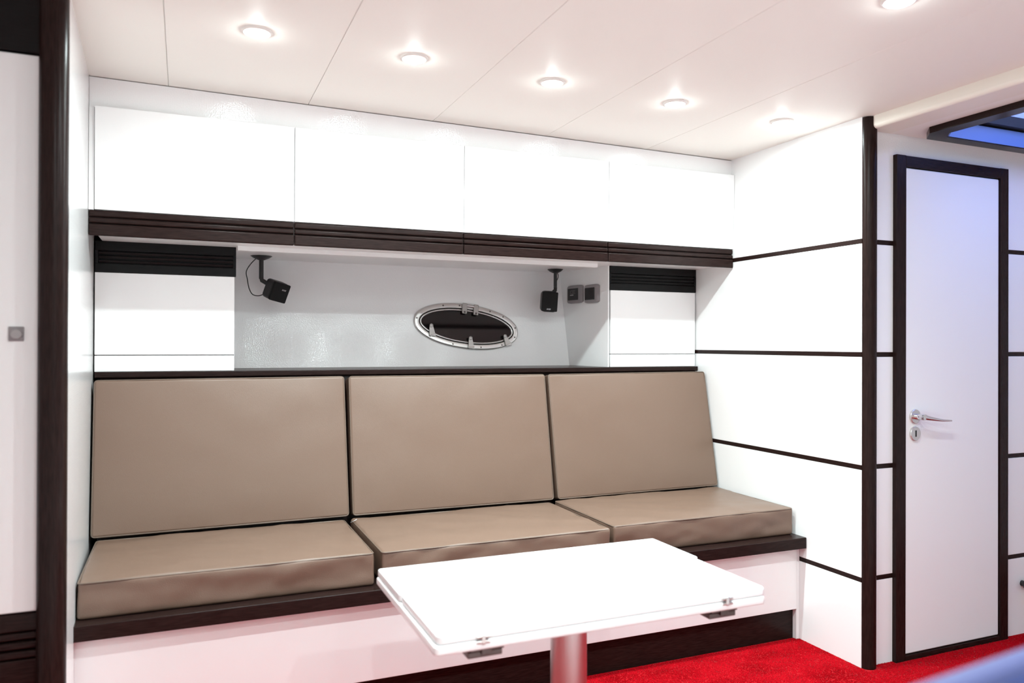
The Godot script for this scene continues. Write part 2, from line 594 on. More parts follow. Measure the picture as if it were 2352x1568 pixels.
func ring_poly(x0: float, z0: float, x1: float, z1: float, ch: float) -> PackedVector2Array:
	return PackedVector2Array([Vector2(x0 + ch, z0), Vector2(x1 - ch, z0), Vector2(x1, z0 + ch), Vector2(x1, z1 - ch), Vector2(x1 - ch, z1), Vector2(x0 + ch, z1), Vector2(x0, z1 - ch), Vector2(x0, z0 + ch)])

func flat_ring(st: SurfaceTool, outer: PackedVector2Array, inner: PackedVector2Array, y0: float, y1: float) -> SurfaceTool:
	var n := outer.size()
	for i in n:
		var j := (i + 1) % n
		var o0 := Vector3(outer[i].x, 0, outer[i].y)
		var o1 := Vector3(outer[j].x, 0, outer[j].y)
		var i0 := Vector3(inner[i].x, 0, inner[i].y)
		var i1 := Vector3(inner[j].x, 0, inner[j].y)
		var dn := Vector3(0, y0, 0)
		var up := Vector3(0, y1, 0)
		quad(st, o0 + dn, o1 + dn, i1 + dn, i0 + dn, Vector3.DOWN)
		quad(st, o0 + up, o1 + up, i1 + up, i0 + up, Vector3.UP)
		var out := (o1 - o0).cross(Vector3.UP).normalized()
		if out.dot((o0 + o1) / 2.0 - (i0 + i1) / 2.0) < 0.0: out = -out
		quad(st, o0 + dn, o1 + dn, o1 + up, o0 + up, out)
		quad(st, i0 + dn, i1 + dn, i1 + up, i0 + up, -out)
	return st

func build_hatch() -> void:
	# lower deckhead over the passage, with the hatch cut through it
	var c := structure("ceiling_passage", "lower cream ceiling over the door with a roof hatch")
	var y0 := 2.038
	var hx0 := 2.93
	var hx1 := 3.78
	var hz0 := 1.300
	var hz1 := 2.35
	var beam := PackedVector2Array()   # (y, z) swept along x would turn the wrong way: sweep along z, polygon in (x, y)
	for k in 7:
		var g := PI * 1.0 + PI * 0.5 * k / 6.0
		beam.append(Vector2(2.684 + 0.014 + 0.014 * cos(g), y0 + 0.014 + 0.014 * sin(g)))
	beam.append(Vector2(2.80, y0))
	beam.append(Vector2(2.80, 2.14))
	beam.append(Vector2(2.684, 2.14))
	part("beam", prism(begin(), beam, ZB - 0.1, 5.1, 2), M["cream beam"], c)
	part("panel", bx(2.80, hx0 - 0.03, y0, 2.10, ZB - 0.1, 5.1, 0.0005), M["cream ceiling panel"], c)
	part("panel", bx(hx1 + 0.03, 4.62, y0, 2.10, ZB - 0.1, 5.1, 0.0005), M["cream ceiling panel"], c)
	part("panel", bx(hx0 - 0.03, hx1 + 0.03, y0, 2.10, ZB - 0.1, hz0 - 0.02, 0.0005), M["cream ceiling panel"], c)
	part("panel", bx(hx0 - 0.03, hx1 + 0.03, y0, 2.10, hz1 + 0.03, 5.1, 0.0005), M["cream ceiling panel"], c)
	# deck above the passage, around the hatch
	part("deck_board", bx(2.70, hx0 - 0.03, 2.10, 2.2, -0.65, 5.18, 0.001), M["dark gap"], c)
	part("deck_board", bx(hx1 + 0.03, 4.7, 2.10, 2.2, -0.65, 5.18, 0.001), M["dark gap"], c)
	part("deck_board", bx(hx0 - 0.03, hx1 + 0.03, 2.10, 2.2, -0.65, hz0 - 0.02, 0.001), M["dark gap"], c)
	part("deck_board", bx(hx0 - 0.03, hx1 + 0.03, 2.10, 2.2, hz1 + 0.03, 5.18, 0.001), M["dark gap"], c)
	var h := structure("window_2", "roof hatch with a dark wooden frame and bright sky behind glass")
	part("frame", flat_ring(begin(), ring_poly(2.862, 1.252, 3.85, 2.42, 0.062), ring_poly(2.925, 1.303, 3.785, 2.365, 0.045), 2.014, y0 + 0.001), M["wenge along"], h)
	part("well", flat_ring(begin(), ring_poly(hx0 - 0.02, hz0 - 0.015, hx1 + 0.02, hz1 + 0.02, 0.04), ring_poly(hx0, hz0 + 0.006, hx1, hz1, 0.046), y0 - 0.0205, 2.078), M["blue tinted well"], h)
	part("seal_frame", flat_ring(begin(), ring_poly(hx0 - 0.025, hz0 - 0.018, hx1 + 0.025, hz1 + 0.025, 0.04), ring_poly(hx0 + 0.03, hz0 + 0.03, hx1 - 0.03, hz1 - 0.03, 0.03), 2.085, 2.125), M["black hatch seal"], h)
	part("coaming", flat_ring(begin(), ring_poly(hx0 - 0.028, hz0 - 0.02, hx1 + 0.028, hz1 + 0.028, 0.04), ring_poly(hx0 - 0.002, hz0 - 0.002, hx1 + 0.002, hz1 + 0.002, 0.04), 2.126, 2.2), M["white gelcoat"], h)
	part("glass", bx(hx0 + 0.0, hx1 - 0.0, 2.127, 2.133, hz0 + 0.0, hz1 - 0.0, 0.001), M["hatch glass"], h)

# ---------------------------------------------------------------- left: tall cabinet, post, side of the alcove
func build_left_cabinet() -> void:
	var w := structure("wall_left", "white pebbled side wall of the sofa alcove")
	var x_at := func(z: float) -> float: return 0.0359 * (z - 0.4457)
	var poly := PackedVector2Array([Vector2(-0.4, x_at.call(-0.4)), Vector2(ZB, x_at.call(ZB)), Vector2(ZB, -0.03), Vector2(-0.4, -0.05)])
	part("panel", prism(begin(), poly, 0.0, 2.135, 1), M["white pebbled vinyl"], w)
	var t := structure("trim_2", "thick dark rounded post at the left edge")
	part("post", lathe(begin(), [Vector2(0.0, 0.0), Vector2(0.0325, 0.0), Vector2(0.0325, 2.112), Vector2(0.0, 2.112)], Transform3D(Basis(), Vector3(0.0013, 0.0, ZB)), 48), M["wenge upright"], t)
	var c := thing("tall_cabinet", "tall white cabinet with black top and slatted base beside the left dark post", "cabinet", Vector3(-0.52, 0, 0.9))
	var x0 := -1.0 + 0.52
	var x1 := -0.032 + 0.52
	var zf := 1.168 - 0.9
	part("body", bx(x0, x1, 0.0, 2.09, -0.5, zf - 0.02, 0.001), M["black stained wood"], c)
	part("top_panel", bx(x0, x1, 1.928, 2.109, zf - 0.02, zf + 0.006, 0.002), M["black stained wood"], c)
	var d := part("door", bx(x0, x1 - 0.001, 0.563, 1.924, zf - 0.02, zf, 0.004, 2), M["white satin laminate"], c)
	var k := part("push_lock", bx(-0.0955 + 0.52, -0.0625 + 0.52, 1.2235, 1.2585, zf - 0.002, zf + 0.004, 0.002), M["grey plastic"], d)
	part_mesh("button", lathe(begin(), [Vector2(0, 0), Vector2(0.0125, 0), Vector2(0.0125, 0.006), Vector2(0.0105, 0.0085), Vector2(0, 0.009)], Transform3D(Basis(Vector3.RIGHT, PI / 2), Vector3(-0.0775 + 0.52, 1.2405, zf + 0.003)), 28).commit(), M["pale grey plastic"], k)
	part("base_rail", bx(x0, x1, 0.518, 0.560, zf - 0.02, zf + 0.004, 0.003), M["wenge along"], c)
	var y := 0.514
	for i in 3:
		part("slat", bx(x0, x1, y - 0.017, y, zf - 0.02, zf + 0.003, 0.004, 2), M["wenge along"], c)
		y -= 0.0225
	part("base_board", bx(x0, x1, 0.0, y + 0.002, zf - 0.02, zf + 0.004, 0.003), M["wenge along"], c)

# ---------------------------------------------------------------- alcove behind the sofa
func back_z(y: float) -> float:
	return -0.17 - 0.2 * (y - 1.1)

func build_alcove() -> void:
	var w := structure("wall_back", "white pebbled hull lining behind the sofa")
	var poly := PackedVector2Array([Vector2(0.45, back_z(0.45)), Vector2(2.1, back_z(2.1)), Vector2(2.1, -0.45), Vector2(0.45, -0.45)])
	part("panel", prism(begin(), poly, 0.0, XR, 0), M["white pebbled vinyl"], w)
	var t := structure("trim_3", "white pebbled fascia between the ceiling and the cabinets")
	var f := begin()
	var a := Vector3(0.0, ceiling_y(0.0) - 0.003, 0)
	var b := Vector3(XR, ceiling_y(XR) - 0.004, 0)
	var q := []
	for z in [0.40, 0.428]:
		q.append([Vector3(0.0, 2.008, z), Vector3(XR, 2.008, z), b + Vector3(0, 0, z + (0.006 if z > 0.41 else 0.0)), a + Vector3(0, 0, z + (0.006 if z > 0.41 else 0.0))])
	quad(f, q[1][0], q[1][1], q[1][2], q[1][3], Vector3(0, -0.066, 0.998))
	quad(f, q[0][0], q[0][1], q[0][2], q[0][3], Vector3.FORWARD)
	quad(f, q[0][2], q[0][3], q[1][3], q[1][2], Vector3.UP)
	quad(f, q[0][0], q[0][1], q[1][1], q[1][0], Vector3.DOWN)
	quad(f, q[0][1], q[0][2], q[1][2], q[1][1], Vector3.RIGHT)
	quad(f, q[0][0], q[0][3], q[1][3], q[1][0], Vector3.LEFT)
	part("board", f, M["white pebbled vinyl"], t)
	# closing board above the cabinets, out of sight behind the fascia
	part("backer", bx(0.0, XR, 2.012, 2.09, 0.3, 0.39, 0.001), M["dark gap"], t)
	var l := thing("soffit_strip", "slim white strip screwed under the wall cabinets above the speakers", "trim strip", Vector3(1.27, 1.595, 0.215))
	part("strip", bx(-0.785, 0.787, -0.019, 0.0, -0.014, 0.014, 0.0015), M["white satin laminate"], l)

func build_upper_cabinets() -> void:
	var xs := [0.018, 0.667, 1.3241, 1.9872, XR]
	var words := ["white gloss wall cabinet at the left end beside the pebbled wall", "white gloss wall cabinet, second from the left, over the left speaker", "white gloss wall cabinet, third from the left, over the oval port", "white gloss wall cabinet at the right end beside the striped wall"]
	for i in 4:
		var x0: float = xs[i] + 0.0011
		var x1: float = xs[i + 1] - (0.0011 if i < 3 else 0.002)
		var o := thing("wall_cabinet", words[i], "cabinet", Vector3((x0 + x1) / 2, 1.595, 0.43), "wall cabinets above the sofa")
		var hw := (x1 - x0) / 2
		part("body", bx(-hw - 0.0010, hw + 0.0010, 0.0, 0.412, -0.71, -0.004, 0.0001), M["white satin laminate"], o)
		# the door leans out a little towards its top
		var lean := 0.007
		var d := begin()
		prism(d, PackedVector2Array([Vector2(0.0715, -0.003), Vector2(0.4165, -0.003 + lean), Vector2(0.4165, 0.0155 + lean), Vector2(0.4155, 0.0165 + lean), Vector2(0.0725, 0.0165), Vector2(0.0715, 0.0155)]), -hw, hw, 0)
		part("door", d, M["white gloss laminate"], o)
		# grip rail of two slats and a deeper lower board, with grooves between
		var e := (0.0 if i > 0 else 0.018)
		var g := part("grip_rail", bx(-hw - e, hw, -0.014, 0.069, -0.004, 0.003, 0.001), M["wenge along"], o)
		part("slat", bx(-hw - e, hw, 0.0475, 0.0690, 0.002, 0.0150, 0.0055, 3), M["wenge along"], g)
		part("slat", bx(-hw - e, hw, 0.0265, 0.0440, 0.002, 0.0165, 0.0055, 3), M["wenge along"], g)
		part("lower_board", bx(-hw - e, hw, -0.0158, 0.0230, 0.002, 0.0175, 0.0045, 3), M["wenge along"], g)
	var fl := thing("filler_strip", "narrow white filler between the left wall and the first wall cabinet", "filler", Vector3(0.0085, 1.665, 0.43))
	part("board", bx(-0.008, 0.0085, 0.0, 0.345, -0.02, 0.0115, 0.001), M["white gloss laminate"], fl)

func build_lockers() -> void:
	for i in 2:
		var left := i == 0
		var x0 := -0.006 if left else 2.158
		var x1 := 0.4835 if left else XR - 0.002
		var o := thing("locker", "white locker with black slatted top in the alcove's " + ("left corner, beside the left speaker" if left else "right corner, beside the two switches"), "locker", Vector3((x0 + x1) / 2, 1.113, 0.162), "lockers beside the hull port")
		var hw := (x1 - x0) / 2
		var body := begin()
		if left:
			prism(body, PackedVector2Array([Vector2(-0.031, -hw + 0.006), Vector2(-0.031, hw - 0.008), Vector2(-0.45, hw - 0.008), Vector2(-0.45, -hw + 0.006)]), 0.0, 0.482, 1)
			part("side_panel", bx(hw - 0.0075, hw - 0.0065, 0.0, 0.366, -0.45, -0.002, 0.0003), M["white satin laminate"], o)
		else:   # its free side splays to the hull
			prism(body, PackedVector2Array([Vector2(-0.031, -hw + 0.001), Vector2(-0.031, hw), Vector2(-0.45, hw), Vector2(-0.45, -hw - 0.030)]), 0.0, 0.482, 1)
			part("side_panel", prism(begin(), PackedVector2Array([Vector2(0.0005, -hw - 0.007), Vector2(0.0005, -hw - 0.0015), Vector2(-0.45, -hw - 0.046), Vector2(-0.45, -hw - 0.0515)]), 0.0, 0.482, 1), M["white satin laminate"], o)
		part("body", body, M["white satin laminate"], o)
		var a := -hw + (0.0 if left else 0.007)
		var b := hw - (0.0065 if left else 0.006)
		part("bottom_rail", bx(a, b, 0.0, 0.0595, -0.018, 0.0, 0.0015), M["white gloss laminate"], o)
		part("door", bx(a, b, 0.0625, 0.366, -0.018, 0.0, 0.0015), M["white gloss laminate"], o)
		var v := part("vent", bx(-hw, hw - 0.001, 0.367, 0.4825, -0.03, -0.012, 0.001), M["black stained wood"], o)
		part("top_rail", bx(-hw, hw - 0.001, 0.4475, 0.4825, -0.013, 0.001, 0.002), M["black stained wood"], v)
		part("bottom_board", bx(-hw, hw - 0.001, 0.367, 0.3995, -0.013, 0.001, 0.002), M["black stained wood"], v)
		for sx in [-1.0, 1.0]:
			var c: float = sx * (hw - 0.006)
			part("stile", bx(c - 0.006, c + 0.005, 0.3995, 0.4475, -0.013, 0.001, 0.001), M["black stained wood"], v)
		for k in 3:
			var y := 0.4065 + k * 0.0155
			var tilt := Transform3D(Basis(Vector3.RIGHT, 0.45), Vector3(0, y + 0.002, -0.006))
			part("slat", rbox(begin(), Vector3.ZERO, Vector3(2 * hw - 0.022, 0.0105, 0.0075), 0.002, 2, tilt), M["black stained wood"], v)

# ---------------------------------------------------------------- sofa
func build_bench() -> void:
	var o := thing("sofa_bench", "built-in white bench with a dark seat board and dark kick board", "bench", Vector3(1.33, 0, 0.5))
	var a := 0.014 - 1.33
	var b := XR - 0.001 - 1.33
	part("front_panel", bx(a, b - 0.018, 0.127, 0.384, 0.356, 0.376, 0.002), M["white gloss laminate"], o)
	part("end_filler", bx(b - 0.0165, b, 0.0, 0.384, 0.30, 0.372, 0.001), M["white satin laminate"], o)
	part("kick_board", bx(a, b - 0.018, 0.0, 0.1265, 0.334, 0.354, 0.002), M["wenge along"], o)
	part("seat_board", bx(a, b, 0.3845, 0.4295, -0.25, 0.412, 0.003, 2), M["wenge along"], o)
	o = thing("bench_back", "dark back board and rail behind the taupe cushions, under the lockers", "bench back", Vector3(1.33, 0, 0.5))
	part("rail", bx(a - 0.018, b + 0.0, 1.0915, 1.1125, -0.72, -0.321, 0.003, 2), M["wenge along"], o)
	var bk := begin()
	prism(bk, PackedVector2Array([Vector2(0.4305, -0.225), Vector2(1.0905, -0.345), Vector2(1.0905, -0.62), Vector2(0.4305, -0.55)]), a, b, 0)
	part("panel", bk, M["wenge along"], o)

func loop_rect(hx: float, hz: float, r: float, sag: Callable) -> PackedVector3Array:
	var out := PackedVector3Array()
	var cs := [[hx - r, hz - r, 0.0], [-hx + r, hz - r, PI / 2], [-hx + r, -hz + r, PI], [hx - r, -hz + r, PI * 1.5]]
	for q in 4:
		for k in 5:
			var g: float = cs[q][2] + PI / 2 * k / 4.0
			out.append(sag.call(Vector2(cs[q][0] + r * cos(g), cs[q][1] + r * sin(g))))
		var n = cs[(q + 1) % 4]
		var e := Vector2(cs[q][0] + r * cos(cs[q][2] + PI / 2), cs[q][1] + r * sin(cs[q][2] + PI / 2))
		var f := Vector2(n[0] + r * cos(n[2]), n[1] + r * sin(n[2]))
		for k in range(1, 12): out.append(sag.call(e.lerp(f, k / 12.0)))
	return out

func build_cushions() -> void:
	var seats := [[0.020, 0.872, 0.862, 0.0, "left"], [0.898, 1.757, 0.866, 0.0, "middle"], [1.781, 2.640, 0.852, 0.004, "right"]]
	for i in 3:
		var s = seats[i]
		var z0 := 0.345
		var w: float = s[1] - s[0]
		var dpt: float = s[2] - z0
		var o := thing("seat_cushion", "taupe vinyl seat cushion, " + ["left of the three, at the pebbled wall", "middle of the three, behind the table", "right of the three, at the striped wall"][i], "cushion", Vector3((s[0] + s[1]) / 2, 0.4297, (s[2] + z0) / 2), "seat cushions on the bench")
		var hgt: float = 0.107 + s[3]
		part("cover", cushion(Vector3(w, hgt, dpt), 0.010, Vector3(0.002, 0.010, 0.004), 41 + i, 0.006), M["taupe vinyl"], o, Vector3(0, hgt / 2, 0))
		var seam := func(p: Vector2) -> Vector3: return Vector3(p.x, hgt - 0.0035, p.y)
		part("piping", tube(begin(), loop_rect(w / 2 - 0.001, dpt / 2 - 0.001, 0.012, seam), 0.0028, 6, true), M["taupe piping"], o)
	var backs := [[0.004, 0.890, 0.0], [0.906, 1.776, 0.008], [1.797, 2.646, 0.002]]
	for i in 3:
		var s = backs[i]
		var w: float = s[1] - s[0]
		var o := thing("back_cushion", "taupe vinyl backrest cushion, " + ["left of the three, at the pebbled wall", "middle of the three, under the oval port", "right of the three, at the striped wall"][i], "cushion", Vector3((s[0] + s[1]) / 2, 0.549, 0.352), "backrest cushions on the bench")
		o.rotation = Vector3(-0.19, 0, [0.004, -0.003, 0.004][i])
		var hgt := 0.548
		var thk := 0.075
		part("cover", cushion(Vector3(w, hgt, thk), 0.009, Vector3(0.002, 0.002, 0.009), 51 + i, 0.0022), M["taupe vinyl"], o, Vector3(0, hgt / 2, -thk / 2))
		var seam := func(p: Vector2) -> Vector3: return Vector3(p.x, hgt / 2 + p.y, -0.0035)
		part("piping", tube(begin(), loop_rect(w / 2 - 0.001, hgt / 2 - 0.001, 0.011, seam), 0.0028, 6, true), M["taupe piping"], o)
	# loose tie between the left and middle cushions
	var t := thing("cord_end", "short pale cord end poking out between the left and middle cushions", "cord", Vector3(0.893, 0.535, 0.40))
	part("cord", tube(begin(), smooth_path([Vector3(-0.006, 0.0, 0.0), Vector3(0.004, 0.008, 0.012), Vector3(0.016, 0.012, 0.006)]), 0.0016, 6), M["pale badge"], t)

# ---------------------------------------------------------------- table
func board_slab(x0: float, x1: float, z0: float, z1: float, y0: float, y1: float, cr: float, er: float) -> SurfaceTool:
	var rings := []
	var prof := [Vector2(-er, 0.0), Vector2(-er * 0.3, er * 0.3), Vector2(0.0, er), Vector2(0.0, y1 - y0 - er), Vector2(-er * 0.3, y1 - y0 - er * 0.3), Vector2(-er, y1 - y0)]
	var cx := (x0 + x1) / 2
	var cz := (z0 + z1) / 2
	for p in prof:
		var ring := []
		var hx: float = (x1 - x0) / 2 + p.x
		var hz: float = (z1 - z0) / 2 + p.x
		var cs := [[1, 1, 0.0], [-1, 1, PI / 2], [-1, -1, PI], [1, -1, PI * 1.5]]
		var r: float = maxf(cr + p.x, 0.001)
		for q in cs:
			for k in 6:
				var g: float = q[2] + PI / 2 * k / 5.0
				ring.append(Vector3(cx + q[0] * (hx - r) + r * cos(g), y0 + p.y, cz + q[1] * (hz - r) + r * sin(g)))
		rings.append(ring)
	return skin(begin(), rings)

func build_table() -> void:
	var o := thing("folding_table", "white fold-over pedestal table with two stacked leaves in front of the sofa", "table", Vector3(1.23, 0, 1.53))
	var X := 1.23
	var Z := 1.53
	part("upper_leaf", board_slab(0.790 - X, 1.686 - X, 1.258 - Z, 1.497 - Z, 0.5800, 0.600, 0.010, 0.004), M["white table lacquer"], o)
	part("upper_leaf", board_slab(0.793 - X, 1.672 - X, 1.4975 - Z, 1.799 - Z, 0.5800, 0.600, 0.016, 0.004), M["white table lacquer"], o)
	part("lower_leaf", board_slab(0.786 - X, 1.668 - X, 1.258 - Z, 1.803 - Z, 0.559, 0.5792, 0.012, 0.004), M["white table lacquer"], o)
	part("leaf_spacer", bx(0.83 - X, 1.63 - X, 0.5785, 0.5808, 1.30 - Z, 1.76 - Z, 0.0005), M["white table lacquer"], o)
	for hx in [0.896, 1.546]:
		var h := part("hinge", bx(hx - X - 0.005, hx - X + 0.005, 0.5715, 0.5935, 0.269, 0.277, 0.003, 2), M["satin steel"], o)
		for y in [0.588, 0.5765]:
			part("knuckle", lathe(begin(), [Vector2(0, -0.015), Vector2(0.0036, -0.015), Vector2(0.0036, 0.015), Vector2(0, 0.015)], Transform3D(Basis(Vector3.BACK, PI / 2), Vector3(hx - X, y, 0.2725)), 14), M["satin steel"], h)
	for lx in [0.913, 1.556]:
		var c: float = lx - X
		var l := part("catch", bx(c - 0.042, c + 0.04, 0.530, 0.5445, 0.195, 0.243, 0.003, 2), M["grey catch metal"], o)
		part("plate", bx(c - 0.036, c + 0.043, 0.5447, 0.5592, 0.20, 0.246, 0.002), M["grey catch metal"], l)
		part("lip", bx(c - 0.012, c + 0.012, 0.537, 0.5592, 0.2455, 0.250, 0.0015), M["grey catch metal"], l)
	var px := 1.243 - X
	part("column", lathe(begin(), [Vector2(0.0, 0.0), Vector2(0.0485, 0.0), Vector2(0.0485, 0.53), Vector2(0, 0.53)], Transform3D(Basis(), Vector3(px, 0.012, 0)), 56), M["brushed aluminium"], o)
	var cl := part("collar", lathe(begin(), [Vector2(0.0485, 0.0), Vector2(0.0505, 0.001), Vector2(0.0505, 0.028), Vector2(0.058, 0.030), Vector2(0.058, 0.034), Vector2(0.0, 0.034)], Transform3D(Basis(), Vector3(px, 0.5248, 0)), 56), M["brushed aluminium"], o)
	part("clamp_lug", bx(px + 0.040, px + 0.066, 0.531, 0.5575, 0.018, 0.036, 0.006, 2), M["brushed aluminium"], cl)
	part("foot_plate", lathe(begin(), [Vector2(0.0, 0.0), Vector2(0.13, 0.0), Vector2(0.13, 0.006), Vector2(0.11, 0.014), Vector2(0.05, 0.018), Vector2(0, 0.018)], Transform3D(Basis(), Vector3(px, 0.0, 0)), 56), M["brushed aluminium"], o)

# ---------------------------------------------------------------- oval hull port
func build_port() -> void:
	var o := structure("window_1", "oval hull port with a metal ring, two hinges and three catches", Vector3(1.5725, 1.304, back_z(1.304) + 0.0005))
	var lean := Basis(Vector3.RIGHT, -0.1974) * Basis(Vector3.BACK, deg_to_rad(-6.6))
	o.transform.basis = lean
	var a := 0.271
	var b := 0.1135
	var oval := func(t: float, d: float, h: float) -> Vector3:
		var p := Vector2(signf(cos(t)) * pow(absf(cos(t)), 0.94) * a, signf(sin(t)) * pow(absf(sin(t)), 0.94) * b)
		var n := Vector2(cos(t) / a, sin(t) / b).normalized()
		return Vector3(p.x - n.x * d, p.y - n.y * d, h)
	var ring_of := func(prof: Array) -> SurfaceTool:
		var rings := []
		for i in 96:
			var ring := []
			for q in prof: ring.append(oval.call(TAU * i / 96.0, q.x, q.y))
			rings.append(ring)
		return skin(begin(), rings, true)
	part("outer_ring", ring_of.call([Vector2(0.0, 0.0), Vector2(0.001, 0.006), Vector2(0.004, 0.0105), Vector2(0.008, 0.012), Vector2(0.024, 0.012), Vector2(0.0265, 0.010), Vector2(0.0275, 0.0)]), M["satin steel"], o)
	part("gasket", ring_of.call([Vector2(0.0272, 0.0), Vector2(0.0272, 0.0075), Vector2(0.0305, 0.0075), Vector2(0.0305, 0.0)]), M["black plastic"], o)
	part("inner_ring", ring_of.call([Vector2(0.0303, 0.0), Vector2(0.0303, 0.009), Vector2(0.0325, 0.011), Vector2(0.036, 0.011), Vector2(0.039, 0.008), Vector2(0.040, 0.0)]), M["satin steel"], o)
	var g := begin()
	for i in 96:
		tri(g, Vector3(0, 0, 0.005), oval.call(TAU * i / 96.0, 0.0385, 0.005), oval.call(TAU * (i + 1) / 96.0, 0.0385, 0.005), Vector3.BACK, Vector3.BACK, Vector3.BACK)
		tri(g, Vector3(0, 0, 0.0005), oval.call(TAU * i / 96.0, 0.0385, 0.0005), oval.call(TAU * (i + 1) / 96.0, 0.0385, 0.0005), Vector3.FORWARD, Vector3.FORWARD, Vector3.FORWARD)
	part("glass", g, M["dark port glass"], o)
	for deg in [14.0, 47.0, 66.0, 99.0, 118.0, 175.0, 226.0, 256.0, 285.0, 313.0, 345.0]:
		var p: Vector3 = oval.call(deg_to_rad(deg), 0.0135, 0.0118)
		part("screw", lathe(begin(), [Vector2(0.0, 0.0), Vector2(0.0042, 0.0), Vector2(0.0034, 0.0016), Vector2(0, 0.0018)], Transform3D(Basis(Vector3.RIGHT, PI / 2), p), 14), M["grey catch metal"], o)
	# two hinge arms on top, a pin between them
	for hx in [-0.022, 0.037]:
		var y := 0.098
		var h := begin()
		rbox(h, Vector3(hx, y - 0.012, 0.019), Vector3(0.026, 0.054, 0.010), 0.005, 2)
		var hp := part("hinge_arm", h, M["cast steel"], o)
		part("screw", lathe(begin(), [Vector2(0.0, 0.0), Vector2(0.0055, 0.0), Vector2(0.0045, 0.002), Vector2(0, 0.0022)], Transform3D(Basis(Vector3.RIGHT, PI / 2), Vector3(hx, y - 0.031, 0.024)), 16), M["grey catch metal"], hp)
	part("hinge_pin", lathe(begin(), [Vector2(0, -0.032), Vector2(0.0065, -0.032), Vector2(0.0065, 0.032), Vector2(0, 0.032)], Transform3D(Basis(Vector3.BACK, PI / 2), Vector3(0.0075, 0.101, 0.017)), 18), M["polished chrome"], o)
	# three closing dogs along the bottom
	for q in [[-0.182, -0.040, 0.28], [0.018, -0.078, 0.2], [0.204, -0.043, 0.55]]:
		var d := Node3D.new()
		d.name = "dog"
		o.add_child(d, true)
		d.position = Vector3(q[0], q[1], 0.012)
		d.rotation.z = q[2]
		part("arm", prism(begin(), PackedVector2Array([Vector2(-0.018, -0.028), Vector2(0.012, -0.036), Vector2(0.0085, 0.018), Vector2(0.004, 0.026), Vector2(-0.004, 0.026), Vector2(-0.0085, 0.018)]), 0.004, 0.012, 2), M["cast steel"], d)
		part("eye", lathe(begin(), [Vector2(0, 0), Vector2(0.009, 0), Vector2(0.009, 0.007), Vector2(0.006, 0.0085), Vector2(0.0055, 0.0055), Vector2(0, 0.0055)], Transform3D(Basis(Vector3.RIGHT, PI / 2), Vector3(0.0, 0.018, 0.009)), 20), M["cast steel"], d)
		part("pin", lathe(begin(), [Vector2(0, -0.02), Vector2(0.0055, -0.02), Vector2(0.0055, 0.006), Vector2(0, 0.006)], Transform3D(Basis(Vector3.BACK, PI / 2), Vector3(-0.008, -0.026, 0.007)), 16), M["polished chrome"], d)

# ---------------------------------------------------------------- speakers
func build_speakers() -> void:
	for i in 2:
		var left := i == 0
		var at := Vector3(0.601, 1.595, -0.115) if left else Vector3(2.008, 1.595, -0.115)
		var o := thing("speaker", "small black cube speaker hanging under the cabinets, " + ("turned right, with a looping cable" if left else "beside the two wall switches"), "speaker", at, "cube speakers under the cabinets")
		part("mount_plate", lathe(begin(), [Vector2(0.0, -0.017), Vector2(0.014, -0.017), Vector2(0.033, -0.009), Vector2(0.046, 0.0), Vector2(0.0, 0.0)] if left else [Vector2(0.0, -0.018), Vector2(0.014, -0.018), Vector2(0.030, -0.010), Vector2(0.041, 0.0), Vector2(0.0, 0.0)], Transform3D(), 10), M["black plastic"], o)
		part("stem", lathe(begin(), [Vector2(0, -0.098), Vector2(0.0095, -0.098), Vector2(0.0095, -0.012), Vector2(0, -0.012)] if left else [Vector2(0, -0.088), Vector2(0.0088, -0.088), Vector2(0.0088, -0.012), Vector2(0, -0.012)], Transform3D(), 20), M["black plastic"], o)
		var c := Vector3(0.062, -0.150, 0.022) if left else Vector3(-0.045, -0.163, 0.022)
		var turn := Basis.from_euler(Vector3(0.30, 0.42, -0.20)) if left else Basis.from_euler(Vector3(0.10, -0.30, -0.05))
		part("elbow", tube(begin(), PackedVector3Array([Vector3(0, -0.090, 0), Vector3(0.002 if left else -0.001, -0.104, 0.002), c + turn * Vector3(-0.01, 0.01, -0.02)]), 0.0095, 14), M["black plastic"], o)
		var xf := Transform3D(turn, c)
		var box := part("cabinet", rbox(begin(), Vector3(0, 0, -0.010), Vector3(0.080, 0.084 if left else 0.104, 0.070 if left else 0.080), 0.014 if left else 0.02, 4, xf), M["black plastic"], o)
		part("grille", rbox(begin(), Vector3(0, 0, 0.024), Vector3(0.078, 0.082 if left else 0.096, 0.018), 0.005, 3, xf), M["black grille"], box)
		var tm := TextMesh.new()
		tm.text = "BOSE"
		tm.font_size = 16
		tm.pixel_size = 0.0005
		tm.depth = 0.0004
		var fnt := SystemFont.new()
		fnt.font_names = PackedStringArray(["Droid Sans"])
		fnt.font_italic = true
		fnt.font_weight = 800
		tm.font = fnt
		var badge := part_mesh("badge", tm, M["pale badge"], box)
		badge.transform = xf * Transform3D(Basis(Vector3(1.0, 0, 0), Vector3(0.35, 1.0, 0), Vector3(0, 0, 1)), Vector3(0.012, 0.014, 0.0335) if left else Vector3(-0.004, -0.037, 0.0335))
		if left:
			part("cable", tube(begin(), smooth_path([Vector3(-0.022, -0.012, 0.012), Vector3(-0.045, -0.038, 0.014), Vector3(-0.062, -0.070, 0.012), Vector3(-0.057, -0.105, 0.008), Vector3(-0.050, -0.14, 0.004), Vector3(-0.036, -0.165, 0.0), Vector3(-0.012, -0.171, -0.004), Vector3(0.012, -0.163, 0.0), Vector3(0.03, -0.155, 0.01)], 6), 0.0021, 8), M["black plastic"], o)
		else:
			part("cable", tube(begin(), smooth_path([Vector3(0.010, -0.014, 0.0), Vector3(0.017, -0.030, -0.002), Vector3(0.014, -0.048, -0.004), Vector3(0.004, -0.062, -0.004)], 6), 0.0021, 8), M["black plastic"], o)

